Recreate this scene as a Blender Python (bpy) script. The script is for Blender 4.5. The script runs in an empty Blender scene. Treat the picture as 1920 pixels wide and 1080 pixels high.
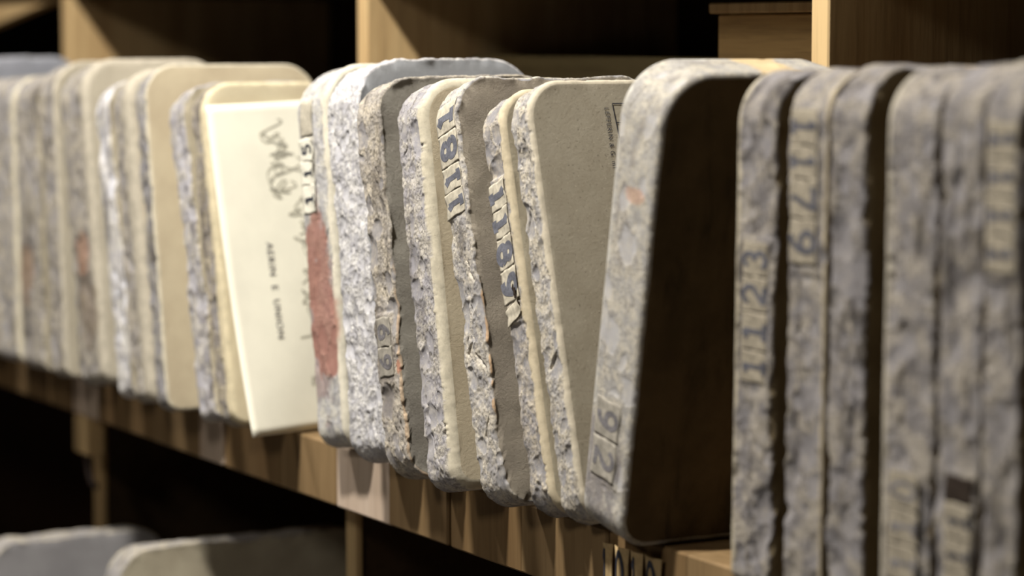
import bpy, math, random
import numpy as np
from mathutils import Vector, Matrix

scene = bpy.context.scene
COL = scene.collection

# ------------------------------------------------------------------ camera
cam_d = bpy.data.cameras.new('camera')
cam = bpy.data.objects.new('camera', cam_d)
COL.objects.link(cam)
cam.location = (2.63855, -1.45648, 0.53024)
CAM_FW = Vector((-0.87171, 0.48119, -0.09260)).normalized()
cam.rotation_euler = CAM_FW.to_track_quat('-Z', 'Y').to_euler()
cam_d.sensor_width = 36.0
cam_d.lens = 93.75
cam_d.clip_start = 0.05
cam_d.dof.use_dof = True
cam_d.dof.focus_distance = 3.07
cam_d.dof.aperture_fstop = 2.5
scene.camera = cam

# ------------------------------------------------------------------ world and lamps
world = bpy.data.worlds.new('world')
scene.world = world
world.use_nodes = True
world.node_tree.nodes['Background'].inputs[0].default_value = (1.0, 0.9, 0.74, 1)
world.node_tree.nodes['Background'].inputs[1].default_value = 0.007

def area_lamp(name, loc, target, size, energy, color):
    d = bpy.data.lights.new(name, 'AREA')
    d.shape = 'RECTANGLE'
    d.size, d.size_y = size
    d.energy = energy
    d.color = color
    o = bpy.data.objects.new(name, d)
    COL.objects.link(o)
    o.location = loc
    o.rotation_euler = (Vector(target) - Vector(loc)).to_track_quat('-Z', 'Y').to_euler()
    return o

area_lamp('ceiling_lamp', (0.12, -1.15, 2.55), (-0.25, 0.0, 0.2), (0.20, 0.14), 124, (1.0, 0.955, 0.87))
area_lamp('aisle_lamp', (-1.75, -1.35, 2.75), (-1.3, 0.0, 0.2), (0.3, 0.2), 54, (1.0, 0.95, 0.88))
area_lamp('front_fill', (0.7, -3.3, 2.3), (-0.3, 0.0, 0.1), (0.5, 0.5), 24, (1.0, 0.93, 0.82))  # unseen soft fill added from the front to lift shelf edge and bays

scene.view_settings.view_transform = 'Standard'
scene.view_settings.look = 'None'
scene.view_settings.exposure = 0.08
scene.view_settings.gamma = 1.0
scene.view_settings.use_curve_mapping = False

# ------------------------------------------------------------------ helpers
def tag(o, label=None, cat=None, group=None, kind=None):
    if label: o['label'] = label
    if cat: o['category'] = cat
    if group: o['group'] = group
    if kind: o['kind'] = kind
    return o

def mesh_obj(name, verts, faces, mats, parent=None, smooth=False):
    me = bpy.data.meshes.new(name)
    me.from_pydata([tuple(v) for v in verts], [], [tuple(f) for f in faces])
    me.update()
    if not isinstance(mats, (list, tuple)): mats = [mats]
    for m in mats: me.materials.append(m)
    if smooth: me.polygons.foreach_set('use_smooth', [True] * len(me.polygons))
    o = bpy.data.objects.new(name, me)
    COL.objects.link(o)
    if parent: o.parent = parent
    return o

def box(name, lo, hi, mat, parent=None, bev=0.002, rot=None, loc=None):
    """bevelled box, the bevel as real chamfer faces"""
    x0, y0, z0 = lo; x1, y1, z1 = hi
    b = min(bev, 0.3 * min(x1 - x0, y1 - y0, z1 - z0))
    vs, idx = [], {}
    for sx in (0, 1):
        for sy in (0, 1):
            for sz in (0, 1):
                c = [(x0, x1)[sx], (y0, y1)[sy], (z0, z1)[sz]]
                for ax in range(3):
                    p = list(c)
                    for k, s in enumerate((sx, sy, sz)):
                        if k != ax: p[k] += b if s == 0 else -b
                    idx[(sx, sy, sz, ax)] = len(vs)
                    vs.append(p)
    fs = []
    for ax in range(3):
        o1, o2 = [(1, 2), (2, 0), (0, 1)][ax]
        for s in (0, 1):
            q = []
            for a, c in ((0, 0), (1, 0), (1, 1), (0, 1)):
                k = [0, 0, 0]; k[ax] = s; k[o1] = a; k[o2] = c
                q.append(idx[(*k, ax)])
            fs.append(q if s else q[::-1])
    for ax in range(3):
        o1, o2 = [(1, 2), (2, 0), (0, 1)][ax]
        for a in (0, 1):
            for c in (0, 1):
                k0 = [0, 0, 0]; k0[o1] = a; k0[o2] = c
                k1 = list(k0); k1[ax] = 1
                q = [idx[(*k0, o1)], idx[(*k1, o1)], idx[(*k1, o2)], idx[(*k0, o2)]]
                fs.append(q if a != c else q[::-1])
    for sx in (0, 1):
        for sy in (0, 1):
            for sz in (0, 1):
                t = [idx[(sx, sy, sz, k)] for k in range(3)]
                fs.append(t if (sx + sy + sz) % 2 else t[::-1])
    o = mesh_obj(name, vs, fs, mat, parent)
    if loc: o.location = loc
    if rot: o.rotation_euler = rot
    return o

# vectorised value noise
def _hash(ix, iy, iz, seed):
    h = (ix.astype(np.int64) * 374761393 + iy.astype(np.int64) * 668265263 + iz.astype(np.int64) * 1274126177 + seed * 974711) & 0xffffffff
    h = ((h ^ (h >> 13)) * 1274126177) & 0xffffffff
    h = ((h ^ (h >> 16)) * 2246822519) & 0xffffffff
    return ((h ^ (h >> 15)) & 0xffffff) / float(0xffffff)

def vnoise(x, y, z, seed):
    ix, iy, iz = np.floor(x), np.floor(y), np.floor(z)
    fx, fy, fz = x - ix, y - iy, z - iz
    fx, fy, fz = [t * t * t * (t * (t * 6 - 15) + 10) for t in (fx, fy, fz)]
    r = 0
    for dx in (0, 1):
        for dy in (0, 1):
            for dz in (0, 1):
                w = (fx if dx else 1 - fx) * (fy if dy else 1 - fy) * (fz if dz else 1 - fz)
                r = r + w * _hash(ix + dx, iy + dy, iz + dz, seed)
    return r * 2 - 1

def fbm(x, y, z, scale, octs, seed, gain=0.55):
    r, a, s = 0, 1.0, scale
    for k in range(octs):
        r = r + a * vnoise(x * s + 17.3 * k, y * s + 5.1, z * s + 9.7, seed + k * 31)
        a *= gain; s *= 2.03
    return r

def sstep(a, b, x):
    t = np.clip((x - a) / (b - a), 0, 1)
    return t * t * (3 - 2 * t)

# ------------------------------------------------------------------ materials
class NT:
    def __init__(self, name):
        self.m = bpy.data.materials.new(name)
        self.m.use_nodes = True
        self.t = self.m.node_tree
        self.t.nodes.clear()
        self.out = self.t.nodes.new('ShaderNodeOutputMaterial')
        self.b = self.t.nodes.new('ShaderNodeBsdfPrincipled')
        self.t.links.new(self.b.outputs[0], self.out.inputs[0])
        self.tc = self.t.nodes.new('ShaderNodeTexCoord')
    def link(self, a, b): self.t.links.new(a, b)
    def mapping(self, loc=(0, 0, 0), scale=(1, 1, 1)):
        n = self.t.nodes.new('ShaderNodeMapping')
        n.inputs['Location'].default_value = loc
        n.inputs['Scale'].default_value = scale
        self.link(self.tc.outputs['Object'], n.inputs[0])
        return n.outputs[0]
    def noise(self, vec, scale, detail=5, rough=0.6, dist=0.0):
        n = self.t.nodes.new('ShaderNodeTexNoise')
        n.inputs['Scale'].default_value = scale
        n.inputs['Detail'].default_value = detail
        n.inputs['Roughness'].default_value = rough
        n.inputs['Distortion'].default_value = dist
        self.link(vec, n.inputs['Vector'])
        return n.outputs[0]
    def ramp(self, fac, a, b, va=0.0, vb=1.0):
        n = self.t.nodes.new('ShaderNodeMapRange')
        n.interpolation_type = 'SMOOTHSTEP'
        for i, v in enumerate((a, b, va, vb)): n.inputs[1 + i].default_value = v
        self.link(fac, n.inputs[0])
        return n.outputs[0]
    def mix(self, fac, a, b):
        n = self.t.nodes.new('ShaderNodeMix')
        n.data_type = 'RGBA'
        for sock, v in ((n.inputs[0], fac), (n.inputs[6], a), (n.inputs[7], b)):
            if isinstance(v, (int, float)): sock.default_value = v
            elif isinstance(v, tuple): sock.default_value = (*v, 1) if len(v) == 3 else v
            else: self.link(v, sock)
        return n.outputs[2]
    def math(self, op, a, b=0.0):
        n = self.t.nodes.new('ShaderNodeMath')
        n.operation = op
        for sock, v in ((n.inputs[0], a), (n.inputs[1], b)):
            if isinstance(v, (int, float)): sock.default_value = v
            else: self.link(v, sock)
        return n.outputs[0]
    def attr(self, name):
        n = self.t.nodes.new('ShaderNodeAttribute')
        n.attribute_name = name
        return n
    def bump(self, h, strength, dist):
        n = self.t.nodes.new('ShaderNodeBump')
        n.inputs['Strength'].default_value = strength
        n.inputs['Distance'].default_value = dist
        self.link(h, n.inputs['Height'])
        self.link(n.outputs[0], self.b.inputs['Normal'])
    def done(self, col, rough=0.85, spec=0.25):
        if isinstance(col, tuple): self.b.inputs['Base Color'].default_value = (*col, 1)
        else: self.link(col, self.b.inputs['Base Color'])
        self.b.inputs['Roughness'].default_value = rough
        self.b.inputs['Specular IOR Level'].default_value = spec
        return self.m

def mat_hewn(name, grey, cream, dark, chip, rim, seed, darkness=0.6, scale=1.0, bl0=0.50):
    n = NT(name)
    v = n.mapping((seed * 1.37, seed * 0.71, seed * 2.3))
    vs = n.mapping((seed * 0.37, seed * 1.71, seed * 0.3), (1, 1, 0.35))
    a = n.ramp(n.noise(v, 55 * scale, 7, 0.68), 0.40, 0.60)
    c = n.mix(a, grey, cream)
    bl = n.ramp(n.noise(vs, 26 * scale, 7, 0.68, 0.6), bl0, bl0 + 0.15, 0, darkness)
    c = n.mix(bl, c, dark)
    ch = n.attr('chip').outputs['Fac']
    chn = n.ramp(n.noise(v, 90, 5, 0.65), 0.3, 0.72, 0.9, 0.35)
    c = n.mix(n.math('MULTIPLY', ch, chn), c, chip)
    grain = n.noise(v, 290, 6, 0.75)
    sp = n.ramp(grain, 0.53, 0.60, 0, 1)
    sp = n.math('MULTIPLY', sp, n.math('SUBTRACT', 1.0, n.math('MULTIPLY', ch, 0.88)))
    c = n.mix(n.math('MULTIPLY', sp, 0.85), c, tuple(0.5 * (x + y) for x, y in zip(dark, grey)))
    lt = n.ramp(n.noise(v, 300, 3, 0.7), 0.60, 0.72, 0, 0.6)
    c = n.mix(lt, c, tuple(min(1, x * 1.22) for x in cream))
    rm = n.attr('rim').outputs['Fac']
    rc = n.mix(n.ramp(n.noise(v, 70, 5, 0.6), 0.35, 0.75), rim, tuple(x * 0.72 for x in rim))
    c = n.mix(rm, c, rc)
    pa = n.attr('paint')
    c = n.mix(pa.outputs['Alpha'], c, pa.outputs['Color'])
    rough_w = n.math('SUBTRACT', 1.0, n.math('MULTIPLY', rm, 0.8))
    rough_w = n.math('MULTIPLY', rough_w, n.math('SUBTRACT', 1.0, n.math('MULTIPLY', ch, 0.6)))
    h = n.math('SUBTRACT', n.noise(v, 150, 10, 0.80), n.math('MULTIPLY', sp, 0.30))
    n.bump(n.math('MULTIPLY', h, rough_w), 0.7, 0.0016)
    return n.done(c, 0.88, 0.2)

def mat_face(name, col, col2, seed, rough_amt=0.15, speck=0.4, streak=0.0):
    n = NT(name)
    v = n.mapping((seed * 1.1, seed * 0.5, seed * 1.9))
    vz = n.mapping((seed * 0.1, seed * 1.5, seed * 0.9), (1, 1, 0.3))
    c = n.mix(n.ramp(n.noise(v, 16, 6, 0.62), 0.32, 0.70), col, col2)
    spk = n.ramp(n.noise(v, 300, 4, 0.65), 0.62, 0.68, 0, speck)
    c = n.mix(spk, c, tuple(x * 0.35 for x in col2))
    c = n.mix(n.ramp(n.noise(v, 260, 3, 0.6), 0.63, 0.72, 0, speck * 0.8), c, tuple(min(1, x * 1.6) for x in col))
    if streak:
        c = n.mix(n.ramp(n.noise(vz, 26, 5, 0.6, 0.5), 0.5, 0.72, 0, streak), c, tuple(x * 0.3 for x in col2))
    pa = n.attr('paint')
    c = n.mix(pa.outputs['Alpha'], c, pa.outputs['Color'])
    h = n.math('SUBTRACT', n.noise(v, 200, 9, 0.8), n.math('MULTIPLY', spk, 0.15))
    n.bump(h, 1.0, 0.006 * rough_amt)
    return n.done(c, 0.8, 0.25)

def mat_wood(name, col, dark, axis=2, seed=0.0, knots=0.5):
    """axis = direction of the grain"""
    n = NT(name)
    sc = [9.0, 9.0, 9.0]; sc[axis] = 0.7
    v = n.mapping((seed, seed * 1.7, seed * 0.3), tuple(sc))
    sf = [70.0, 70.0, 70.0]; sf[axis] = 4.0
    vf = n.mapping((seed, seed * 0.7, seed * 1.3), tuple(sf))
    c = n.mix(n.ramp(n.noise(v, 1.6, 6, 0.6, 1.2), 0.3, 0.72), col, dark)
    c = n.mix(n.ramp(n.noise(vf, 1.5, 4, 0.65), 0.45, 0.75, 0, knots), c, tuple(x * 0.45 for x in dark))
    n.bump(n.noise(vf, 1.5, 4, 0.65), 0.4, 0.0015)
    return n.done(c, 0.7, 0.25)

def mat_plain(name, col, rough=0.8, var=0.15, scale=60):
    n = NT(name)
    v = n.mapping()
    c = n.mix(n.ramp(n.noise(v, scale, 5, 0.6), 0.3, 0.7), col, tuple(x * (1 - var) for x in col))
    return n.done(c, rough, 0.2)

# ------------------------------------------------------------------ setting
M_wall = mat_plain('plaster_dark', (0.16, 0.13, 0.10), 0.9)
M_floor = mat_plain('concrete', (0.14, 0.13, 0.12), 0.9)
tag(box('floor', (-5.2, -2.9, -1.02), (2.9, 0.98, -0.92), M_floor), kind='structure')
tag(box('wall_back', (-5.2, 0.86, -0.92), (2.9, 0.98, 2.6), M_wall), kind='structure')

# ------------------------------------------------------------------ the wooden rack
M_pine = mat_wood('pine_upright', (0.60, 0.43, 0.22), (0.46, 0.30, 0.14), 2, 1.0, 0.35)
M_pine2 = mat_wood('pine_board', (0.42, 0.27, 0.13), (0.27, 0.16, 0.07), 0, 3.0)
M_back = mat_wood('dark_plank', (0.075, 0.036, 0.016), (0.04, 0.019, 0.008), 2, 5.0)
M_rail = mat_wood('olive_rail', (0.20, 0.16, 0.08), (0.12, 0.09, 0.04), 0, 7.0)
M_ply = [mat_wood('shelf_wood_%d' % i, c, d, 2, 9.0 + i, 0.3) for i, (c, d) in enumerate((
    ((0.25, 0.165, 0.08), (0.18, 0.112, 0.05)),
    ((0.22, 0.14, 0.064), (0.16, 0.095, 0.04)),
    ((0.56, 0.45, 0.36), (0.46, 0.35, 0.265)),  # pale boards hold the light patches between stone shadows in their colour
    ((0.23, 0.14, 0.06), (0.17, 0.10, 0.04))))]
M_bay_shade = mat_wood('bay_shade_wood', (0.055, 0.033, 0.016), (0.035, 0.02, 0.009), 0, 15.0)  # bay darkness put into the wood colour, also to cut bounced light

rack = bpy.data.objects.new('storage_rack', None)
COL.objects.link(rack)
rack.location = (0, 0, 0)
tag(rack, 'pine storage rack whose long middle shelf carries the row of stones', 'rack')

# shelf planks, laid front to back, their sawn ends showing
edges = [-4.60, -4.2, -3.8, -3.40, -3.15, -2.90, -2.60, -2.30, -2.03, -1.845, -1.77, -1.552, -1.424, -1.20, -0.992, -0.905, -0.70, -0.523, -0.362,
         -0.20, -0.02, 0.175, 0.335, 0.53, 0.74, 0.95, 1.17]
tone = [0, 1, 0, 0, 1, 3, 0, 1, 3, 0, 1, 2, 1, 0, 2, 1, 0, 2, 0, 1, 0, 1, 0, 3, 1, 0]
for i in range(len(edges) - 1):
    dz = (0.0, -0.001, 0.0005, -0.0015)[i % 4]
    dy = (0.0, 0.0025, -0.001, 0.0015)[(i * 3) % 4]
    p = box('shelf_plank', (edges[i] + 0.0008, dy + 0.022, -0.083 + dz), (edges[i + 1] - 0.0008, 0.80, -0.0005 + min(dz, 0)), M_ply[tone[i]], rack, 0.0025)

# uprights above the shelf and below it
for x, w in ((-2.245, 0.046), (-0.945, 0.033), (0.211, 0.033)):
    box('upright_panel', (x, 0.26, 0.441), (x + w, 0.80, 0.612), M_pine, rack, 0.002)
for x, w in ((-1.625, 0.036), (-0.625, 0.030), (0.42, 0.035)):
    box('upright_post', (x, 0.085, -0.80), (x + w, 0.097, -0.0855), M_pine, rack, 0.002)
    box('divider_panel', (x + 0.003, 0.0975, -0.80), (x + w - 0.003, 0.80, -0.0855), M_bay_shade, rack, 0.002)
box('upper_board', (-4.6, 0.262, 0.613), (1.17, 0.80, 0.65), M_bay_shade, rack, 0.003)
box('added_bay_board', (-4.6, 0.255, 0.40), (1.17, 0.80, 0.440), M_bay_shade, rack, 0.003)  # unseen dark board added to keep light from bouncing up in the bay
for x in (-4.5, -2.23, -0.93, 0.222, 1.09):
    box('bay_support', (x, 0.30, 0.0), (x + 0.04, 0.80, 0.3995), M_bay_shade, rack, 0.002)
box('lower_board', (-4.6, -0.20, -0.86), (1.17, 0.80, -0.801), M_bay_shade, rack, 0.003)
for x in (-4.6, -3.2, -1.9, -0.4, 1.09):
    box('foot_block', (x, -0.15, -0.92), (x + 0.08, 0.75, -0.861), M_pine2, rack, 0.003)
# plank back
xb = -4.6
rnd = random.Random(4)
while xb < 1.15:
    w = 0.13 + rnd.random() * 0.05
    x1 = min(xb + w, 1.17)
    dy = rnd.random() * 0.006
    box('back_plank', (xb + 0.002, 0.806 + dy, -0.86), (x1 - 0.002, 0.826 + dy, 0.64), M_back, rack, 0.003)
    xb = x1
box('brace', (-0.30, -0.012, -0.03), (0.30, 0.012, 0.03), M_pine, rack, 0.003, rot=(0, -0.125, 0), loc=(-2.56, 0.285, 0.606))
box('back_rail', (-0.90, 0.43, 0.4405), (-0.226, 0.455, 0.508), M_rail, rack, 0.002)
# cleat and hook hanging under the shelf edge at the left
box('cleat', (-1.555, 0.026, -0.150), (-1.485, 0.056, -0.0855), M_pine, rack, 0.003)
def tube(name, pts, rad, mat, parent, seg=10):
    vs, fs = [], []
    pts = [Vector(p) for p in pts]
    for i, p in enumerate(pts):
        t = (pts[min(i + 1, len(pts) - 1)] - pts[max(i - 1, 0)]).normalized()
        u = t.cross(Vector((0, 1, 0)))
        if u.length < 1e-4: u = t.cross(Vector((1, 0, 0)))
        u.normalize(); w = t.cross(u)
        for k in range(seg):
            a = 2 * math.pi * k / seg
            vs.append(p + rad * (math.cos(a) * u + math.sin(a) * w))
    for i in range(len(pts) - 1):
        for k in range(seg):
            fs.append((i * seg + k, i * seg + (k + 1) % seg, (i + 1) * seg + (k + 1) % seg, (i + 1) * seg + k))
    fs.append(tuple(range(seg))[::-1]); fs.append(tuple(range((len(pts) - 1) * seg, len(pts) * seg)))
    return mesh_obj(name, vs, fs, mat, parent, True)
M_iron = mat_plain('rusty_iron', (0.05, 0.035, 0.03), 0.75)
tube('hook', [(-1.520 + 0.045 * (k / 10) ** 1.6, 0.036, -0.144 - 0.055 * math.sin(k / 10 * 1.7)) for k in range(11)], 0.005, M_iron, rack)

# crate standing in the bay behind the stones, and the loose board at the far left
crate = bpy.data.objects.new('wooden_crate', None)
COL.objects.link(crate)
crate.location = (-0.084, 0.42, 0.4405)
tag(crate, 'brown wooden crate standing in the dark bay behind the stones', 'crate')
M_crate = mat_wood('crate_wood', (0.62, 0.42, 0.18), (0.48, 0.31, 0.13), 0, 12.0)
for k in range(2):
    box('front_slat', (-0.135, 0.0, 0.001 + k * 0.061), (0.26, 0.014, 0.0605 + k * 0.061), M_crate, crate, 0.002)
box('top_lid', (-0.139, -0.012, 0.1230), (0.264, 0.17, 0.1365), M_pine, crate, 0.002)
box('side_panel', (-0.135, 0.015, 0.001), (-0.121, 0.16, 0.1225), M_crate, crate, 0.002)
box('side_panel', (0.246, 0.015, 0.001), (0.26, 0.16, 0.1225), M_crate, crate, 0.002)
box('bottom_board', (-0.12, 0.015, 0.001), (0.245, 0.16, 0.014), M_crate, crate, 0.002)

# ------------------------------------------------------------------ lithographic stones
class Path:
    """closed rounded rectangle in (y, z); s equals z along the straight front"""
    def __init__(self, depth, H, R, Rb):
        self.d, self.H, self.R, self.Rb = depth, H, R, Rb
        q = math.pi / 2
        # segments from the bottom-front corner, going up the front, over the top, down the back, along the bottom
        self.seg = []
        s = Rb - q * Rb
        self.s0 = s
        def add(kind, L, *a):
            nonlocal s
            self.seg.append((s, s + L, kind, a)); s += L
        add('arc', q * Rb, Rb, Rb, Rb, -q)                       # bottom-front, from -90 deg (down) to 180 (front)
        add('line', H - R - Rb, 0, Rb, 0, 1, -1, 0)
        add('arc', q * R, R, H - R, R, -2 * q)
        add('line', depth - 2 * R, R, H, 1, 0, 0, 1)
        add('arc', q * R, depth - R, H - R, R, -3 * q)
        add('line', H - R - Rb, depth, H - R, 0, -1, 1, 0)
        add('arc', q * Rb, depth - Rb, Rb, Rb, -4 * q)
        add('line', depth - 2 * Rb, depth - Rb, 0, -1, 0, 0, -1)
        self.s1 = s
    def at(self, s):
        s = np.asarray(s, float)
        y = np.zeros_like(s); z = np.zeros_like(s); ny = np.zeros_like(s); nz = np.zeros_like(s)
        for a, b, kind, g in self.seg:
            m = (s >= a - 1e-9) & (s <= b + 1e-9)
            t = s[m] - a
            if kind == 'line':
                y[m] = g[0] + g[2] * t; z[m] = g[1] + g[3] * t
                ny[m], nz[m] = g[4], g[5]
            else:
                cy, cz, r, a0 = g
                an = a0 - t / r
                ny[m], nz[m] = np.cos(an), np.sin(an)
                y[m] = cy + r * ny[m]; z[m] = cz + r * nz[m]
        return y, z, ny, nz
    def samples(self, ds):
        q = math.pi / 2
        out = []
        for i, (a, b, kind, g) in enumerate(self.seg):
            st = {0: ds * 1.4, 1: ds, 2: ds, 3: ds * 2.2, 4: ds * 4, 5: ds * 9, 6: ds * 5, 7: ds * 5}[i]
            n = max(3, int(round((b - a) / st)))
            out += list(a + (b - a) * np.arange(n) / n)
        return np.array(out)

GREY = (0.34, 0.325, 0.325); CREAM = (0.56, 0.50, 0.40); DARK = (0.10, 0.085, 0.07)
CHIP = (0.235, 0.228, 0.245); RIM = (0.66, 0.60, 0.47)

def make_stone(name, X0, Y0, lean, th, H, depth, R, seed, label, *, Rb=None, res=0.0016, base=0.0, amp=1.0, nchip=110, chipsize=1.0,
               grey=GREY, cream=CREAM, dark=DARK, chip=CHIP, rim=RIM, rl=0.0, rr=0.0, bl=0.003, br=0.003,
               face=(0.46, 0.41, 0.31), face2=(0.38, 0.33, 0.24), face_rough=0.0, face_bump=0.15, speck=0.3, streak=0.0, cracks=6, flat=(), paint=None,
               darkness=0.6, group='stones on the middle shelf', wob=1.0, scale=1.0, facepaint=None, yaw=0.0, bl0=0.50):
    rs = np.random.RandomState(seed)
    P = Path(depth, H, R, Rb or R * 0.8)
    s = P.samples(res)
    nu = len(s)
    nb = 5
    ph = np.linspace(0, math.pi / 2, nb)
    xl = bl * (1 - np.cos(ph)); il = bl * (1 - np.sin(ph))
    xr = th - br * (1 - np.cos(ph[::-1])); ir = br * (1 - np.sin(ph[::-1]))
    nm = max(4, int((th - bl - br) / (res * 1.15)))
    xm = np.linspace(bl, th - br, nm + 2)[1:-1]
    xs = np.concatenate([xl, xm, xr]); ins = np.concatenate([il, xm * 0, ir])
    nv = len(xs)
    y, z, ny, nz = P.at(s)
    S, X = np.meshgrid(s, xs, indexing='ij')
    Yb, Xb = np.meshgrid(y, xs, indexing='ij'); Zb = np.repeat(z[:, None], nv, 1)
    NY = np.repeat(ny[:, None], nv, 1); NZ = np.repeat(nz[:, None], nv, 1)
    INS = np.repeat(ins[None, :], nu, 0)
    # rim mask (smooth cream edge), ragged border
    edge_n = fbm(S * 1.0, X * 0.0, X * 0 + seed, 60, 4, seed + 3) * 0.0035 + fbm(S, X, X * 0, 220, 2, seed + 5) * 0.0012
    RM = np.zeros_like(S)
    if rl: RM = np.maximum(RM, sstep(rl + 0.0012, rl - 0.0012, X + edge_n * min(1, rl / 0.006)))
    if rr: RM = np.maximum(RM, sstep(th - rr - 0.0012, th - rr + 0.0012, X + edge_n * min(1, rr / 0.006)))
    # flattened under the paper tickets
    FL = np.ones_like(S)
    for (a, b, c, d) in flat:
        m = sstep(a - 0.004, a, S) * sstep(b + 0.004, b, S) * sstep(c - 0.003, c, X) * sstep(d + 0.003, d, X)
        FL = np.minimum(FL, 1 - 0.93 * m)
    back = np.clip(sstep(0.0, 0.03, depth * 0.75 - Yb) + 0.25, 0, 1)
    bottom = 0.35 + 0.65 * sstep(0.0, 0.03, Zb)
    A = (1 - RM * 0.93) * FL * back * bottom * amp
    # scooped chips
    D = np.zeros_like(S); CH = np.zeros_like(S)
    smax = H + depth * 0.6
    for k in range(nchip):
        c0 = rs.uniform(P.s0, smax); x0 = rs.uniform(-0.05, 1.05) * th
        ra = rs.uniform(0.005, 0.019) * chipsize * (1.5 if rs.rand() < 0.15 else 1); rb = ra * rs.uniform(0.45, 0.95)
        ang = rs.normal(0, 0.4); dep = ra * rs.uniform(0.06, 0.18)
        i0, i1 = np.searchsorted(s, [c0 - ra * 1.6, c0 + ra * 1.6])
        if i1 <= i0: continue
        ds_, dx_ = S[i0:i1] - c0, X[i0:i1] - x0
        u = (ds_ * math.cos(ang) + dx_ * math.sin(ang)) / ra; w = (-ds_ * math.sin(ang) + dx_ * math.cos(ang)) / rb
        wv = 1 + 0.35 * vnoise(S[i0:i1] * 130 + k * 9.1, X[i0:i1] * 130, X[i0:i1] * 0, seed + 77)
        q2 = (u * u + w * w) * wv
        d = np.where(q2 < 1, dep * (1 - q2) ** 0.8 * (1 + 0.5 * u), 0)
        better = d > D[i0:i1]
        D[i0:i1] = np.maximum(D[i0:i1], d)
        CH[i0:i1] = np.where(better, np.maximum(CH[i0:i1], sstep(1.0, 0.75, q2) * (1 if k % 3 else 0.25)), CH[i0:i1])
    big = fbm(S, X, X * 0 + 3.3, 18, 3, seed + 11) * 0.0018
    mid = fbm(S, X, X * 0 + 1.3, 70, 4, seed + 13) * 0.0007
    fine = fbm(S, X, X * 0 + 2.3, 330, 3, seed + 17) * 0.0006
    disp = A * (np.maximum(big, -0.003) + mid * (1 - 0.7 * CH) + fine * (1 - 0.85 * CH) - D - 0.001)
    # cracks
    for k in range(cracks):
        c0 = rs.uniform(0.03, H); x0 = rs.uniform(0.15, 0.85) * th
        L = rs.uniform(0.012, 0.05); ang = rs.normal(0, 0.35)
        ds_, dx_ = S - c0, X - x0
        u = (ds_ * math.cos(ang) + dx_ * math.sin(ang)); w = (-ds_ * math.sin(ang) + dx_ * math.cos(ang)) + 0.002 * vnoise(S * 120, X * 0 + k, X * 0, seed + 40)
        prof = np.exp(-(w / 0.0011) ** 2) * sstep(L / 2, L / 2 - 0.006, np.abs(u))
        disp -= A * prof * 0.0055
    disp = np.minimum(disp, 0.0012)
    # ragged arrises
    el = fbm(s, s * 0, s * 0 + 7, 26, 4, seed + 21) * 0.0020 * wob * (0.25 if rl else 1) * amp
    er = fbm(s, s * 0, s * 0 + 8, 26, 4, seed + 23) * 0.0020 * wob * (0.25 if rr else 1) * amp
    ch_l = np.clip(fbm(s, s * 0, s * 0 + 4, 70, 2, seed + 27), 0, 1) * 0.003 * wob * (0.1 if rl else 1)
    ch_r = np.clip(fbm(s, s * 0, s * 0 + 5, 70, 2, seed + 29), 0, 1) * 0.003 * wob * (0.1 if rr else 1)
    V = X / th
    XX = X + (el + ch_l)[:, None] * (1 - V) ** 2 + (er - ch_r)[:, None] * V ** 2
    YY = Yb + NY * (disp - INS); ZZ = Zb + NZ * (disp - INS)
    ZZ = np.maximum(ZZ, 0.0)
    verts = [np.stack([XX, YY, ZZ], -1).reshape(-1, 3)]
    idx = np.arange(nu * nv).reshape(nu, nv)
    nxt = np.roll(idx, -1, 0)
    quads = [np.stack([idx[:, :-1], idx[:, 1:], nxt[:, 1:], nxt[:, :-1]], -1).reshape(-1, 4)]
    nq_rough = len(quads[0])
    attr_chip = [(CH * (1 - RM) * FL * sstep(0.3, 1, A / max(amp, 0.01))).reshape(-1)]; attr_rim = [RM.reshape(-1)]
    cnt = nu * nv
    cy, cz = depth / 2, H / 2
    caps = []
    for side in (1, 0):
        j = nv - 1 if side else 0
        lx, ly, lz = XX[:, j], YY[:, j], ZZ[:, j]
        ringf = np.concatenate([[0.992, 0.98, 0.965], np.linspace(0.945, 0.2, 46 if (face_rough and side) else 9), [0.08]])
        prev = idx[:, j]
        plane = th if side else 0.0
        for f in ringf:
            yy = cy + (ly - cy) * f; zz = cz + (lz - cz) * f
            k = min(1.0, (1 - f) / 0.03)
            xx = lx * (1 - k) + plane * k
            if face_rough and side:
                bulge = fbm(yy, zz, yy * 0, 24, 2, seed + 51) * 0.0014
                xx = xx + (bulge - 0.001) * face_rough * min(1, (1 - f) / 0.02)
            verts.append(np.stack([xx, yy, zz], -1))
            cur = np.arange(cnt, cnt + nu); cnt += nu
            a, b = prev, np.roll(prev, -1); c, d = np.roll(cur, -1), cur
            quads.append(np.stack([a, d, c, b] if side else [a, b, c, d], -1))
            attr_chip.append(np.zeros(nu)); attr_rim.append(np.zeros(nu))
            prev = cur
        caps.append(prev[::-1] if side else prev)
    verts = np.concatenate(verts); quads_all = np.concatenate(quads)
    # orientation: front normal of perimeter quads must face outwards
    me = bpy.data.meshes.new(name)
    nvt, nq = len(verts), len(quads_all)
    me.vertices.add(nvt)
    me.vertices.foreach_set('co', verts.astype(np.float32).ravel())
    nl = nq * 4 + sum(len(c) for c in caps)
    me.loops.add(nl)
    me.loops.foreach_set('vertex_index', np.concatenate([quads_all.ravel()] + [c for c in caps]).astype(np.int32))
    me.polygons.add(nq + 2)
    me.polygons.foreach_set('loop_start', np.concatenate([np.arange(nq) * 4, [nq * 4, nq * 4 + len(caps[0])]]).astype(np.int32))
    mi = np.ones(nq + 2, np.int32); mi[:nq_rough] = 0
    me.polygons.foreach_set('material_index', mi)
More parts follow.
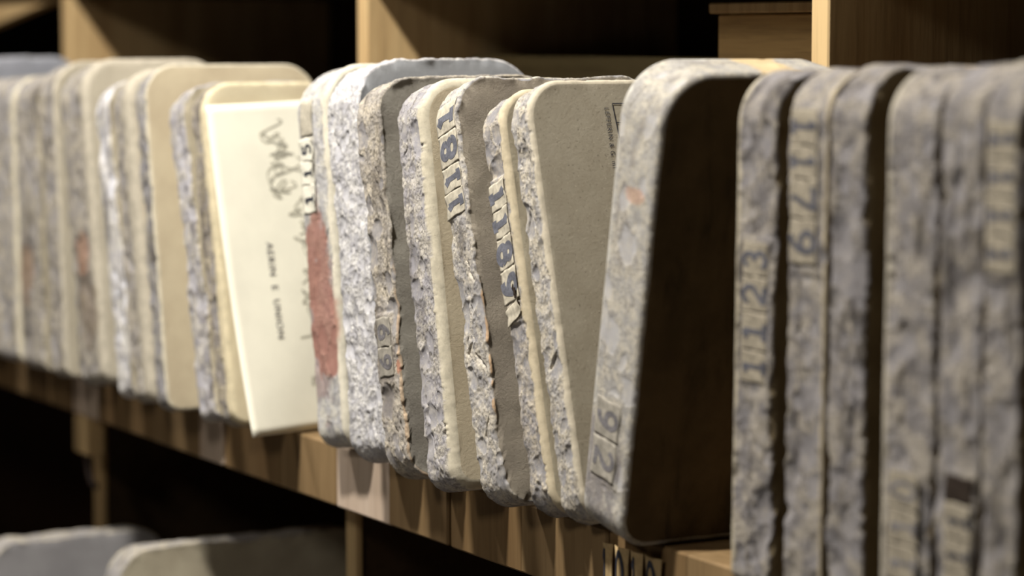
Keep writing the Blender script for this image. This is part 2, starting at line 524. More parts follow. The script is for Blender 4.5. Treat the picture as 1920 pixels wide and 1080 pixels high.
    me.polygons.foreach_set('use_smooth', np.ones(nq + 2, bool))
    for nm_, arr in (('chip', np.concatenate(attr_chip)), ('rim', np.concatenate(attr_rim))):
        at = me.attributes.new(nm_, 'FLOAT', 'POINT')
        at.data.foreach_set('value', arr.astype(np.float32))
    pc = np.zeros((nvt, 4), np.float32)
    if paint:
        v = verts[:nu * nv]
        for (col, fn) in paint:
            al = fn(v[:, 0], v[:, 1], v[:, 2])
            w = al > pc[:nu * nv, 3]
            pc[:nu * nv][w] = np.concatenate([np.tile(col, (w.sum(), 1)), al[w][:, None]], 1)
    if facepaint:
        v = verts[nu * nv:]
        for (col, fn) in facepaint:
            al = fn(v[:, 0], v[:, 1], v[:, 2])
            w = al > pc[nu * nv:, 3]
            pc[nu * nv:][w] = np.concatenate([np.tile(col, (w.sum(), 1)), al[w][:, None]], 1)
    at = me.attributes.new('paint', 'FLOAT_COLOR', 'POINT')
    at.data.foreach_set('color', pc.ravel())
    me.update(calc_edges=True)
    me.validate()
    me.materials.append(mat_hewn('hewn_edge_%d' % seed, grey, cream, dark, chip, rim, seed, darkness, scale, bl0))
    me.materials.append(mat_face('stone_face_%d' % seed, face, face2, seed, face_bump + face_rough * 0.35, speck, streak))
    o = bpy.data.objects.new(name, me)
    COL.objects.link(o)
    t = math.radians(lean)
    if lean >= 0: o.location = (X0, Y0, base)
    else: o.location = (X0 + th * math.sin(t) * math.tan(t) * 0, Y0, base + th * math.sin(-t))
    o.rotation_euler = (0, -t, yaw)
    tag(o, label, 'stone', group)
    o['_'] = 0; del o['_']
    STONES[o.name] = (o, P, th)
    return o
STONES = {}

# ---------------------------------------------------------------- tickets and numerals
def ellipse(cx, cy, rx, ry, a0=0, a1=360, n=22):
    return [(cx + rx * math.cos(math.radians(a0 + (a1 - a0) * k / n)), cy + ry * math.sin(math.radians(a0 + (a1 - a0) * k / n))) for k in range(n + 1)]
GLYPH = {
    '1': [[(0.5, 0.04), (0.5, 0.96)], [(0.22, 0.04), (0.78, 0.04)], [(0.26, 0.74), (0.5, 0.95)]],
    '2': [ellipse(0.5, 0.70, 0.30, 0.26, 170, -35, 14) + [(0.2, 0.05)], [(0.18, 0.05), (0.84, 0.05)]],
    '3': [ellipse(0.48, 0.72, 0.28, 0.24, 160, -90, 14), ellipse(0.48, 0.27, 0.32, 0.25, 90, -160, 14)],
    '5': [[(0.8, 0.95), (0.27, 0.95), (0.22, 0.55)], ellipse(0.47, 0.33, 0.32, 0.29, 130, -150, 16)],
    '6': [ellipse(0.5, 0.30, 0.28, 0.27), ellipse(0.72, 0.30, 0.50, 0.68, 180, 95, 10)],
    '7': [[(0.16, 0.94), (0.84, 0.94), (0.42, 0.03)], [(0.16, 0.94), (0.16, 0.78)]],
    '8': [ellipse(0.5, 0.72, 0.25, 0.23), ellipse(0.5, 0.26, 0.30, 0.25)],
    '9': [ellipse(0.5, 0.69, 0.28, 0.27), ellipse(0.28, 0.70, 0.50, 0.68, 0, -88, 10)],
    '0': [ellipse(0.5, 0.5, 0.30, 0.45)],
}
M_ink = mat_plain('slate_blue_ink', (0.165, 0.17, 0.205), 0.8, 0.35, 300)
M_ink_grey = mat_plain('grey_blue_ink', (0.105, 0.105, 0.125), 0.85, 0.4, 200)
M_ink_dark = mat_plain('black_ink', (0.045, 0.047, 0.065), 0.8, 0.3, 300)
M_ink_faint = mat_plain('faded_ink', (0.20, 0.19, 0.20), 0.85, 0.45, 300)
M_paper = mat_plain('ticket_paper', (0.58, 0.53, 0.43), 0.85, 0.32, 170)
M_paper_white = mat_plain('ticket_paper_white', (0.80, 0.77, 0.66), 0.85, 0.12, 120)
M_paper_dirty = mat_plain('ticket_paper_dirty', (0.33, 0.29, 0.225), 0.9, 0.4, 160)
M_paper_stone = mat_plain('ticket_paper_grey', (0.38, 0.35, 0.30), 0.9, 0.4, 90)
M_crumb = mat_plain('exposed_backing', (0.03, 0.02, 0.014), 0.9, 0.3, 200)

def ribbon(lines, width, step):
    """flat strips (verts, faces) along 2-D polylines"""
    vs, fs = [], []
    for L in lines:
        pts = [np.array(L[0], float)]
        for a, b in zip(L[:-1], L[1:]):
            a, b = np.array(a, float), np.array(b, float)
            n = max(1, int(np.linalg.norm(b - a) / step))
            pts += [a + (b - a) * (k + 1) / n for k in range(n)]
        for i in range(len(pts)):
            t = pts[min(i + 1, len(pts) - 1)] - pts[max(i - 1, 0)]
            t = t / (np.linalg.norm(t) + 1e-9)
            nrm = np.array([-t[1], t[0]]) * width / 2
            vs += [pts[i] - nrm, pts[i], pts[i] + nrm]
        k0 = len(vs) - 3 * len(pts)
        for i in range(len(pts) - 1):
            a = k0 + 3 * i
            fs += [(a, a + 3, a + 4, a + 1), (a + 1, a + 4, a + 5, a + 2)]
    return np.array(vs), fs

def on_front(P, s, x, off):
    y, z, ny, nz = P.at(np.clip(s, P.s0, P.s1))
    return np.stack([x, y + ny * off, z + nz * off], -1)

def ticket(stone, s0, s1, x0, x1, digit, way, paper=None, ink=None, off=0.0004, curl=0.0, width=0.17, skew=0.0, seed=1, squeeze=(0.16, 0.10), numeral=True):
    """paper ticket glued round the front edge: s runs up the edge, x across it"""
    o, P, th = STONES[stone.name]
    rs = np.random.RandomState(seed)
    na, nb = 16, 12
    a = np.linspace(0, 1, na); b = np.linspace(0, 1, nb)
    A, B = np.meshgrid(a, b, indexing='ij')
    def mp(a, b):
        wob = 0.0012 * np.sin(a * 7 + seed) * (np.abs(b - 0.5) * 2) + 0.0010 * np.sin(b * 9 + seed * 2) * (np.abs(a - 0.5) * 2)
        s = s0 + (s1 - s0) * a + skew * (b - 0.5) + 0.6 * wob
        x = x0 + (x1 - x0) * b + wob
        return s, x
    def lift(a, b):
        return off + curl * (np.clip(b - 0.6, 0, 1) / 0.4) ** 2 * (0.4 + 0.6 * np.sin(a * 3 + seed) ** 2) + 0.0003 * np.sin(a * 9 + b * 5 + seed)
    s, x = mp(A, B)
    top = on_front(P, s.ravel(), x.ravel(), (lift(A, B) + 0.0003).ravel())
    bot = on_front(P, s.ravel(), x.ravel(), (lift(A, B) - 0.0001).ravel())
    n = na * nb
    fs = []
    for i in range(na - 1):
        for j in range(nb - 1):
            q = [i * nb + j, i * nb + j + 1, (i + 1) * nb + j + 1, (i + 1) * nb + j]
            fs.append(q); fs.append([k + n for k in q][::-1])
    ring = [(i * nb) for i in range(na)] + [(na - 1) * nb + j for j in range(1, nb)] + [i * nb + nb - 1 for i in range(na - 2, -1, -1)] + [j for j in range(nb - 2, 0, -1)]
    for k in range(len(ring)):
        u, v = ring[k], ring[(k + 1) % len(ring)]
        fs.append([u, v, v + n, u + n])
    t = mesh_obj('number_ticket', np.concatenate([top, bot]), fs, paper or M_paper, o, True)
    if numeral and digit:
        vs, gf = ribbon(GLYPH[digit], width, 0.06)
        u = squeeze[0] + vs[:, 0] * (1 - 2 * squeeze[0]); w = squeeze[1] + vs[:, 1] * (1 - 2 * squeeze[1])
        if way == 'up': ga, gb = u, 1 - w
        else: ga, gb = 1 - u, w
        s, x = mp(ga, gb)
        pts = on_front(P, s, x, lift(ga, gb) + 0.0006)
        nn = mesh_obj('numeral', pts, gf, ink or M_ink, t)
    return t

def row(stone, s_list, x0, x1, digits, way, **k):
    """digits from the top ticket down"""
    for i, d in enumerate(digits):
        kk = dict(k); kk['seed'] = k.get('seed', 1) + i
        ticket(stone, s_list[i + 1] + 0.0001, s_list[i] - 0.0001, x0, x1, d, way, **kk)

def text_mesh(name, body, size, mat, mtx, parent, squash=1.0):
    cu = bpy.data.curves.new(name, 'FONT')
    cu.body = body; cu.size = size; cu.space_character = 1.15
    to = bpy.data.objects.new(name, cu)
    COL.objects.link(to)
    dg = bpy.context.evaluated_depsgraph_get()
    me = bpy.data.meshes.new_from_object(to.evaluated_get(dg))
    bpy.data.objects.remove(to)
    me.name = name
    me.materials.clear(); me.materials.append(mat)
    me.transform(Matrix.Diagonal((1, squash, 1, 1)))
    me.transform(mtx)
    o = bpy.data.objects.new(name, me)
    COL.objects.link(o)
    o.parent = parent
    return o

# ---------------------------------------------------------------- the row, left to right
def blotch(col, s, cz, rz, cx=None, rx=1, edge=0.35, cy=None, ry=1, seed=0, sc=60, strength=1.0):
    def fn(x, y, z):
        q = ((z - cz) / rz) ** 2
        if cx is not None: q = q + ((x - cx) / rx) ** 2
        if cy is not None: q = q + ((y - cy) / ry) ** 2
        q = q + 0.5 * fbm(x, y, z, sc, 4, seed)
        return sstep(1 + edge, 1 - edge, q) * strength
    return (col, fn)

LR = 0.0026   # coarser mesh for the stones that are far out of focus
pale = dict(grey=(0.32, 0.295, 0.275), cream=(0.48, 0.43, 0.355), chip=(0.29, 0.275, 0.28), rim=(0.52, 0.47, 0.38), scale=0.7)
make_stone('litho_stone', -1.94, -0.07, 1.0, 0.11, 0.5, 0.22, 0.05, 1, 'blue-grey stone at the far left end, behind the others and partly out of frame', Rb=0.02, res=LR, grey=(0.34, 0.35, 0.40), cream=(0.44, 0.44, 0.47), nchip=70, face=(0.34, 0.35, 0.40), face2=(0.28, 0.29, 0.33))
make_stone('litho_stone', -1.775, -0.075, 2.0, 0.115, 0.462, 0.2, 0.05, 2, 'blurred purplish-grey stone at the left edge, beside the blue-grey end stone', Rb=0.02, res=LR, grey=(0.32, 0.30, 0.32), nchip=70)
make_stone('litho_stone', -1.651, -0.075, 2.1, 0.13, 0.468, 0.2, 0.05, 3, 'thick blurred grey stone at the left, second from the left edge', Rb=0.02, res=LR, grey=(0.38, 0.36, 0.36), nchip=80, rr=0.012, br=0.006)
make_stone('litho_stone', -1.508, -0.075, 2.5, 0.105, 0.474, 0.2, 0.05, 4, 'grey stone with brownish blotches, third from the left edge', Rb=0.02, res=LR, **pale, nchip=80, darkness=0.7, paint=[blotch((0.30, 0.20, 0.13), 0, 0.16, 0.05, 0.03, 0.03, seed=9, strength=0.7)])
make_stone('litho_stone', -1.365, -0.075, 5.2, 0.07, 0.494, 0.22, 0.055, 5, 'taller grey stone with a high rounded corner near the left edge', Rb=0.02, res=LR, **pale, nchip=70, rr=0.008, br=0.006, darkness=0.75, face=(0.52, 0.47, 0.37), face2=(0.45, 0.40, 0.31))
make_stone('litho_stone', -1.234, -0.075, 9.6, 0.11, 0.492, 0.23, 0.055, 6, 'broad grey leaning stone with a cream right rim and a rusty blotch', Rb=0.022, res=LR, **pale, nchip=90, rr=0.022, br=0.010, darkness=0.8, paint=[blotch((0.36, 0.20, 0.13), 0, 0.20, 0.035, 0.05, 0.03, seed=5, strength=0.7), blotch((0.20, 0.15, 0.10), 0, 0.12, 0.06, 0.06, 0.035, seed=6, strength=0.6)], face=(0.55, 0.50, 0.40), face2=(0.47, 0.42, 0.33))
make_stone('litho_stone', -1.068, -0.075, 12.0, 0.055, 0.474, 0.22, 0.05, 7, 'narrow whitish stone with bright chalky patches among the left stones', Rb=0.018, res=LR, grey=(0.52, 0.50, 0.52), cream=(0.74, 0.71, 0.66), nchip=50, darkness=0.75, chip=(0.66, 0.66, 0.72))
make_stone('litho_stone', -1.006, -0.075, 10.1, 0.072, 0.486, 0.24, 0.05, 8, 'mottled grey stone with a wide cream rim on its right side', Rb=0.02, res=LR, **pale, nchip=60, rr=0.030, br=0.012, darkness=0.8, face=(0.62, 0.53, 0.37), face2=(0.55, 0.46, 0.32))
make_stone('litho_stone', -0.913, -0.075, 9.6, 0.042, 0.496, 0.27, 0.05, 9, 'thin dark-edged stone showing a broad plain cream face', Rb=0.022, res=LR, grey=(0.26, 0.25, 0.27), cream=(0.42, 0.39, 0.34), nchip=40, darkness=0.8, rr=0.004, br=0.004, face=(0.64, 0.55, 0.39), face2=(0.56, 0.47, 0.33), speck=0.1)
make_stone('litho_stone', -0.777, -0.065, 14.0, 0.054, 0.474, 0.22, 0.05, 10, 'rough pale lavender stone leaning against the paper-covered stone', Rb=0.018, res=0.002, grey=(0.40, 0.38, 0.41), cream=(0.60, 0.56, 0.50), chip=(0.46, 0.45, 0.49), nchip=70, darkness=0.75)
st9 = make_stone('litho_stone', -0.718, -0.06, 12.8, 0.052, 0.474, 0.2, 0.045, 11, 'cream-faced leaning stone half covered by a hanging paper sheet', Rb=0.024, res=0.002, grey=(0.30, 0.27, 0.25), cream=(0.46, 0.40, 0.30), nchip=50, darkness=0.7, rr=0.018, br=0.007, rim=(0.70, 0.61, 0.42), face=(0.68, 0.60, 0.42), face2=(0.60, 0.51, 0.35), speck=0.12)

m1 = make_stone('litho_stone', -0.488, -0.018, 7.8, 0.086, 0.494, 0.235, 0.06, 12, 'pale stone with a red painted front edge, right of the paper sheet', Rb=0.03, grey=(0.50, 0.49, 0.50), cream=(0.70, 0.67, 0.60), nchip=60, amp=0.6, rr=0.010, br=0.008, rim=(0.74, 0.69, 0.57), darkness=0.4,
    flat=[(0.30, 0.455, 0.0, 0.048)], face=(0.48, 0.45, 0.40), face2=(0.42, 0.39, 0.34),
    paint=[blotch((0.36, 0.16, 0.12), 0, 0.185, 0.115, 0.036, 0.042, seed=3, sc=30, edge=0.35, strength=0.85), blotch((0.33, 0.24, 0.23), 0, 0.18, 0.125, 0.02, 0.05, seed=4, sc=40, edge=0.3, strength=0.75)])
m2 = make_stone('litho_stone', -0.348, -0.035, 9.6, 0.09, 0.5, 0.255, 0.062, 13, 'chalk-white granular stone with a smooth blue-grey top face behind', Rb=0.035, grey=(0.50, 0.49, 0.52), cream=(0.74, 0.72, 0.70), chip=(0.50, 0.495, 0.53), dark=(0.14, 0.13, 0.12), nchip=150, chipsize=0.55, darkness=0.35, amp=1.15, face=(0.36, 0.37, 0.39), face2=(0.30, 0.31, 0.33), cracks=8, scale=1.4)
m3 = make_stone('litho_stone', -0.211, -0.055, 10.5, 0.06, 0.486, 0.25, 0.048, 14, 'brown-grey stone with a rough dark right face and faded numerals low down', res=0.0012, Rb=0.04, grey=(0.37, 0.34, 0.31), cream=(0.55, 0.49, 0.40), nchip=60, chipsize=0.85, darkness=0.75, face=(0.33, 0.31, 0.27), face2=(0.25, 0.23, 0.20), face_rough=0.8, speck=0.3, cracks=9, flat=[(0.122, 0.20, 0.006, 0.046)],
    paint=[blotch((0.42, 0.16, 0.08), 0, 0.135, 0.010, 0.054, 0.005, seed=14, strength=0.7), blotch((0.52, 0.36, 0.22), 0, 0.12, 0.12, 0.060, 0.004, seed=15, strength=0.6), blotch((0.15, 0.13, 0.12), 0, 0.14, 0.06, 0.02, 0.028, seed=16, strength=0.55)])
m4 = make_stone('litho_stone', -0.112, -0.05, 11.0, 0.066, 0.484, 0.24, 0.05, 15, 'lavender-grey chipped stone with a smooth tan face and pale rounded edge', res=0.0012, Rb=0.03, grey=(0.36, 0.345, 0.365), cream=(0.55, 0.51, 0.45), chip=(0.30, 0.29, 0.315), nchip=62, darkness=0.65, rr=0.009, br=0.012, face=(0.60, 0.52, 0.38), face2=(0.53, 0.45, 0.32), speck=0.15, cracks=5)
m5 = make_stone('litho_stone', 0.013, -0.045, 14.7, 0.055, 0.492, 0.27, 0.048, 16, 'stone with tickets reading 1181 and a rough brown-grey right face', res=0.0012, Rb=0.035, grey=(0.36, 0.345, 0.345), cream=(0.57, 0.52, 0.44), chip=(0.28, 0.275, 0.295), nchip=55, darkness=0.65, face=(0.40, 0.35, 0.28), face2=(0.31, 0.27, 0.22), face_rough=1.0, speck=0.3, cracks=12, flat=[(0.334, 0.475, 0.001, 0.049)],
    paint=[blotch((0.55, 0.34, 0.17), 0, 0.20, 0.24, 0.0575, 0.0028, seed=24, sc=90, strength=0.7)])
m6 = make_stone('litho_stone', 0.095, -0.026, 15.7, 0.048, 0.482, 0.23, 0.046, 17, 'stone with tickets reading 1189 and a wavy cream rim', res=0.0012, Rb=0.032, grey=(0.32, 0.305, 0.31), cream=(0.53, 0.47, 0.38), chip=(0.20, 0.195, 0.21), nchip=64, chipsize=1.05, darkness=0.75, rr=0.008, br=0.007, rim=(0.58, 0.50, 0.36), cracks=6, flat=[(0.22, 0.383, 0.001, 0.040)])
m7 = make_stone('litho_stone', 0.152, -0.02, 15.7, 0.046, 0.493, 0.24, 0.046, 18, 'chipped stone with a large smooth speckled beige face in sharp focus', res=0.0012, Rb=0.034, grey=(0.36, 0.345, 0.34), cream=(0.57, 0.515, 0.42), chip=(0.225, 0.22, 0.238), nchip=60, chipsize=0.8, darkness=0.65, rr=0.005, br=0.006, rim=(0.58, 0.52, 0.41), face=(0.42, 0.38, 0.30), face2=(0.36, 0.32, 0.245), face_bump=0.10, speck=0.6, cracks=6)
m8 = make_stone('litho_stone', 0.208, -0.032, -10.0, 0.081, 0.505, 0.27, 0.06, 19, 'grey stone leaning right with a dark brown shaded face', Rb=0.034, grey=(0.36, 0.345, 0.33), cream=(0.50, 0.46, 0.39), chip=(0.40, 0.39, 0.40), dark=(0.15, 0.13, 0.12), nchip=40, amp=0.35, darkness=0.5, bl=0.005, br=0.006, rl=0.006, rim=(0.50, 0.48, 0.44), face=(0.15, 0.105, 0.055), face2=(0.10, 0.07, 0.035), streak=0.6, speck=0.2, cracks=3, wob=0.25,  # right face colour darkened for the shade it stands in
    paint=[blotch((0.66, 0.48, 0.24), 0, 0.503, 0.03, cy=0.150, ry=0.028, seed=31, sc=40, strength=0.75), blotch((0.48, 0.28, 0.19), 0, 0.372, 0.009, 0.045, 0.022, seed=32, strength=0.6), blotch((0.20, 0.18, 0.19), 0, 0.08, 0.06, 0.03, 0.035, seed=33, sc=70, strength=0.6)], flat=[(0.06, 0.155, 0.006, 0.062)])
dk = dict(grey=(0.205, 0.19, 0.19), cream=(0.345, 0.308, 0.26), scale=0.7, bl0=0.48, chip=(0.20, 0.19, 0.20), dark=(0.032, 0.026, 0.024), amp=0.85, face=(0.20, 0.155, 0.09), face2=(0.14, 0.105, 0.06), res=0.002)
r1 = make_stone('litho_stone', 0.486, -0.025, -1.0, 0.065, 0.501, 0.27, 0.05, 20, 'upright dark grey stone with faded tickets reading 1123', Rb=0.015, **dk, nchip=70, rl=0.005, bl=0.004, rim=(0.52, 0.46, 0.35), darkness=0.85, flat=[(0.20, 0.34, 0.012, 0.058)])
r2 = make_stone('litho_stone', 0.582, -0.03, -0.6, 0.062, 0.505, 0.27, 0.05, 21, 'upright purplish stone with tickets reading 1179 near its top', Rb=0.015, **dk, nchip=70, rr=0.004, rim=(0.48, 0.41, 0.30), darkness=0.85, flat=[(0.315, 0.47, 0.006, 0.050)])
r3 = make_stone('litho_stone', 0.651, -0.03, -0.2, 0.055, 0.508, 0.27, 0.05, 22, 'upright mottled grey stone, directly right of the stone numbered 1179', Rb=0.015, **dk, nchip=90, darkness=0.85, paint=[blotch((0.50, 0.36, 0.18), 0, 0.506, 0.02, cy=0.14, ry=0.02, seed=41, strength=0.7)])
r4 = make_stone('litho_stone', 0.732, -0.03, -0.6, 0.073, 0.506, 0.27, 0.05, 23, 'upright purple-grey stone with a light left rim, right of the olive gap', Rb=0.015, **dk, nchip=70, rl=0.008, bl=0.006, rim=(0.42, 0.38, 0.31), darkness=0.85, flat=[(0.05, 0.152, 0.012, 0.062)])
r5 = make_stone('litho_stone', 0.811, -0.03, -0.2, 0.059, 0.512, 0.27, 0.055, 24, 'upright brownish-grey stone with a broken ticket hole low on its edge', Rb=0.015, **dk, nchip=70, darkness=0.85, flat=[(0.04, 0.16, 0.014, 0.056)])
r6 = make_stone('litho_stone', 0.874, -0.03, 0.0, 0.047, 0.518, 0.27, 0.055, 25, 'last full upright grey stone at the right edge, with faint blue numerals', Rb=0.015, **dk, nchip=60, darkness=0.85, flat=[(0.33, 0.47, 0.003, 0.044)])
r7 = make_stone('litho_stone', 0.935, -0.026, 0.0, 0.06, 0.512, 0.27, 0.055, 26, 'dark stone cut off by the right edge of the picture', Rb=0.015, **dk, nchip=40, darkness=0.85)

# tickets
ticket(m1, 0.406, 0.452, 0.010, 0.046, None, 'up', paper=M_paper, seed=3, curl=0.001)
row(m1, [0.404, 0.374, 0.343, 0.306], 0.002, 0.046, '511', 'up', paper=M_paper_white, ink=M_ink_dark, seed=5, curl=0.004, width=0.22, squeeze=(0.2, 0.18))
row(m3, [0.198, 0.162, 0.126], 0.008, 0.044, '69', 'down', paper=M_paper_stone, ink=M_ink_faint, seed=11, width=0.24)
row(m5, [0.467, 0.432, 0.394, 0.365, 0.336], 0.003, 0.047, '1811', 'up', seed=21, width=0.27, squeeze=(0.10, 0.10), skew=0.004)
row(m6, [0.380, 0.349, 0.317, 0.281, 0.243], 0.002, 0.038, '1189', 'down', seed=31, width=0.30, curl=0.0015, squeeze=(0.10, 0.04), skew=0.004)
ticket(m6, 0.222, 0.241, 0.004, 0.038, None, 'down', seed=37, curl=0.004, skew=0.010)
t = ticket(m6, 0.246, 0.258, 0.029, 0.0355, None, 'down', paper=M_crumb, off=0.0030, seed=38, skew=-0.006); t.name = 'torn_backing'
row(m8, [0.150, 0.108, 0.064], 0.012, 0.060, '92', 'down', paper=M_paper_stone, ink=M_ink_faint, seed=41, width=0.2)
row(r1, [0.337, 0.304, 0.270, 0.233, 0.202], 0.014, 0.056, '3211', 'up', paper=M_paper_dirty, ink=M_ink_grey, seed=51, width=0.2, squeeze=(0.14, 0.05))
row(r2, [0.467, 0.433, 0.402, 0.365, 0.322], 0.006, 0.048, '1179', 'down', paper=M_paper_dirty, ink=M_ink_grey, seed=61, width=0.2, squeeze=(0.14, 0.05))
row(r4, [0.150, 0.118, 0.086, 0.052], 0.014, 0.060, '011', 'up', paper=M_paper_dirty, ink=M_ink_faint, seed=71, curl=0.004)
row(r5, [0.134, 0.104, 0.074, 0.044], 0.016, 0.054, '111', 'up', paper=M_paper_dirty, ink=M_ink_dark, seed=81, curl=0.003)
t = ticket(r5, 0.135, 0.158, 0.016, 0.054, None, 'up', paper=M_crumb, seed=84); t.name = 'torn_backing'
row(r6, [0.463, 0.432, 0.400, 0.368, 0.336], 0.005, 0.042, '1111', 'down', paper=M_paper_dirty, ink=M_ink_grey, seed=91, width=0.22)

# printed lines on the speckled face (they run down the face)
FT = 0.0466
def face_mtx(y, z, xoff): # text x axis -> -z, text y axis -> +y on the right face
    return Matrix(((0, 0, 1, xoff), (0, 1, 0, y), (-1, 0, 0, z), (0, 0, 0, 1)))
text_mesh('printed_line', 'LEFFERIN & G. ml', 0.0082, M_ink_dark, face_mtx(0.098, 0.460, FT), m7, 1.0)
vs, fs = ribbon([[(0.109, 0.464), (0.114, 0.400)], [(0.109, 0.464), (0.150, 0.464)], [(0.111, 0.442), (0.150, 0.442)]], 0.0012, 0.01)
mesh_obj('printed_frame', [(FT, v[0], v[1]) for v in vs], fs, M_ink_dark, m7)

# ---------------------------------------------------------------- paper sheet hanging on the cream stone
M_sheet = mat_plain('sheet_paper', (0.90, 0.87, 0.74), 0.8, 0.08, 14)
M_pencil = mat_plain('pencil', (0.52, 0.50, 0.42), 0.9, 0.3, 200)
TL, TR = np.array([-0.7600, -0.058, 0.441]), np.array([-0.7600, 0.100, 0.447])
BL, BR = np.array([-0.606, -0.060, 0.004]), np.array([-0.648, 0.090, 0.004])
def sheet_pt(u, v):          # u across from the front edge, v down
    u = np.asarray(u, float); v = np.asarray(v, float)
    w = 0.35 * v + 0.65 * v ** 1.8      # stays near the stone, swings out towards the foot
    top = TL[None] + u[:, None] * (TR - TL)[None]; bot = BL[None] + u[:, None] * (BR - BL)[None]
    p = np.empty((len(u), 3))
    # hang along the leaning face first: depth and height linear, x by w
    lin = top * (1 - v)[:, None] + bot * v[:, None]
    p[:, 1:] = lin[:, 1:]
    face_x = -0.7600 + (0.441 - lin[:, 2]) * math.tan(math.radians(12.8))
    p[:, 0] = face_x + (bot[:, 0] - (-0.7600 + 0.435 * math.tan(math.radians(12.8)))) * v ** 1.5 + 0.0015 * np.sin(u * 5 + v * 7) * v
    return p
nu_, nv_ = 14, 40
U, V = np.meshgrid(np.linspace(0, 1, nu_), np.linspace(0, 1, nv_), indexing='ij')
p0 = sheet_pt(U.ravel(), V.ravel())
p1 = p0 - np.array([0.0005, 0, 0.0001])
fs = []
for i in range(nu_ - 1):
    for j in range(nv_ - 1):
        q = [i * nv_ + j, i * nv_ + j + 1, (i + 1) * nv_ + j + 1, (i + 1) * nv_ + j]
        fs.append(q); fs.append([k + nu_ * nv_ for k in q][::-1])
n = nu_ * nv_
ring = [j for j in range(nv_)] + [i * nv_ + nv_ - 1 for i in range(1, nu_)] + [(nu_ - 1) * nv_ + j for j in range(nv_ - 2, -1, -1)] + [i * nv_ for i in range(nu_ - 2, 0, -1)]
for k in range(len(ring)):
    a, b = ring[k], ring[(k + 1) % len(ring)]
    fs.append([b, a, a + n, b + n])
sheet = mesh_obj('paper_sheet', np.concatenate([p0, p1]), fs, M_sheet, None, True)
tag(sheet, 'large cream paper sheet with pencil scribbles hanging on the cream-faced stone', 'paper')
rs = np.random.RandomState(8)
def scribble(u0, v0, ru, rv, seed, n=26, width=0.0016):
    """one pencilled word: a wandering line that turns back on itself, written down the sheet"""
    r = np.random.RandomState(seed)
    k = np.arange(n * 6) / 6.0
    base = np.interp(k, np.arange(n), r.uniform(-1, 1, n)); side = np.interp(k, np.arange(n), r.uniform(-1, 1, n))
    for _ in range(3):
        base = np.convolve(np.pad(base, 2, 'edge'), np.ones(5) / 5, 'valid'); side = np.convolve(np.pad(side, 2, 'edge'), np.ones(5) / 5, 'valid')
    uu = u0 + ru * base * 1.2; vv = v0 + rv * (k / n - 0.5) * 2 + rv * 0.5 * side
    g, gf = ribbon([list(zip(uu * 0.16, vv * 0.45))], width, 0.003)
    pts = sheet_pt(np.clip(g[:, 0] / 0.16, 0.01, 0.99), np.clip(g[:, 1] / 0.45, 0.01, 0.99)) + np.array([0.0009, 0, 0.0002])
    mesh_obj('handwriting', pts, gf, M_pencil, sheet)
for a in ((0.66, 0.12, 0.20, 0.05, 1, 18), (0.74, 0.20, 0.26, 0.09, 2, 34), (0.60, 0.25, 0.08, 0.05, 3, 18), (0.76, 0.335, 0.10, 0.035, 4, 14), (0.80, 0.40, 0.08, 0.02, 5, 9), (0.82, 0.47, 0.12, 0.06, 6, 22), (0.80, 0.60, 0.10, 0.05, 7, 18), (0.76, 0.72, 0.09, 0.006, 8, 6), (0.76, 0.86, 0.04, 0.012, 9, 7)):
    scribble(*a)
tp = text_mesh('printed_line', 'AERIN  E  UNION', 0.0150, M_ink_faint, Matrix.Identity(4), sheet)
for vtx in tp.data.vertices:
    x, y, _ = vtx.co
    vtx.co = Vector(sheet_pt(np.array([0.42 + y / 0.16]), np.array([0.43 + x / 0.45]))[0] + np.array([0.0009, 0, 0.0002]))

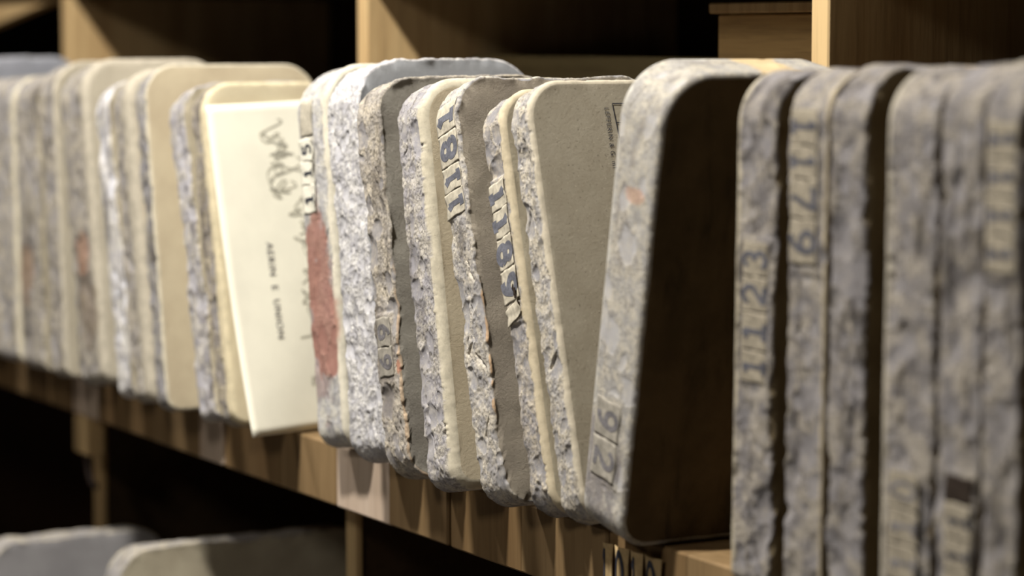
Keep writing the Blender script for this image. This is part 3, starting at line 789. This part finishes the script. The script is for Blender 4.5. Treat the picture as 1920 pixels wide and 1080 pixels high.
# ---------------------------------------------------------------- tickets with numerals along the shelf edge
lab = bpy.data.objects.new('shelf_label', None)
COL.objects.link(lab)
lab.location = (0.172, 0.019, -0.044)
tag(lab, 'curled brown paper tickets with dark numerals on the shelf edge', 'label')
M_brownpaper = mat_plain('brown_ticket', (0.46, 0.33, 0.17), 0.85, 0.2, 150)
for i, (d, w) in enumerate((('1', 0.022), ('0', 0.030), ('1', 0.026), ('0', 0.034))):
    x0 = (0.0, 0.0255, 0.0585, 0.0875)[i]
    na = 9
    vs, fs = [], []
    for k in range(na):
        u = k / (na - 1)
        bow = -0.004 * math.sin(math.pi * u) - 0.001
        pin = 0.0018 * math.sin(math.pi * 0.5)
        for zz in (-0.030, -0.008, 0.012, 0.030):
            inset = 0.003 * math.cos(zz / 0.03 * 1.57) * (1 if u > 0.5 else -1) * abs(2 * u - 1)
            vs.append((x0 + u * w - inset, bow, zz))
        for zz in (-0.030, -0.008, 0.012, 0.030):
            inset = 0.003 * math.cos(zz / 0.03 * 1.57) * (1 if u > 0.5 else -1) * abs(2 * u - 1)
            vs.append((x0 + u * w - inset, bow + 0.0008, zz))
    for k in range(na - 1):
        for j in range(3):
            a, b = k * 8 + j, (k + 1) * 8 + j
            fs += [(a, b, b + 1, a + 1), (a + 4, a + 5, b + 5, b + 4)]
        fs += [(k * 8, k * 8 + 4, k * 8 + 12, k * 8 + 8), (k * 8 + 3, k * 8 + 11, k * 8 + 15, k * 8 + 7)]
    for k in (0, na - 1):
        for j in range(3): fs.append((k * 8 + j, k * 8 + j + 1, k * 8 + j + 5, k * 8 + j + 4))
    tk = mesh_obj('ticket', vs, fs, M_brownpaper, lab, True)
    g, gf = ribbon(GLYPH[d], 0.16, 0.08)
    pts = []
    for u, v in g:
        uu = 0.12 + 0.76 * u
        pts.append((x0 + uu * w, -0.004 * math.sin(math.pi * uu) - 0.0016, -0.026 + 0.052 * v))
    mesh_obj('numeral', pts, gf, M_ink_dark, tk)

# ---------------------------------------------------------------- stones in the bay below
make_stone('litho_stone', -1.475, -0.16, 2.0, 0.06, 0.53, 0.3, 0.05, 61, 'smooth grey stone in the lower bay at the bottom left corner', Rb=0.04, base=-0.80, res=LR, face=(0.34, 0.33, 0.34), face2=(0.28, 0.27, 0.28), nchip=50, group='stones on the lower shelf')
make_stone('litho_stone', -1.98, 0.04, 3.0, 0.07, 0.42, 0.34, 0.05, 62, 'dim grey stone deep in the lower bay at the far left', Rb=0.04, base=-0.80, res=LR, face=(0.30, 0.28, 0.26), face2=(0.25, 0.23, 0.21), nchip=50, group='stones on the lower shelf')
make_stone('litho_stone', -1.03, -0.10, 6.0, 0.07, 0.582, 0.42, 0.06, 63, 'cream stone with a rough top edge at the bottom of the picture', base=-0.80, res=LR, face=(0.58, 0.52, 0.39), face2=(0.48, 0.42, 0.31), face_rough=0.8, nchip=50, group='stones on the lower shelf')
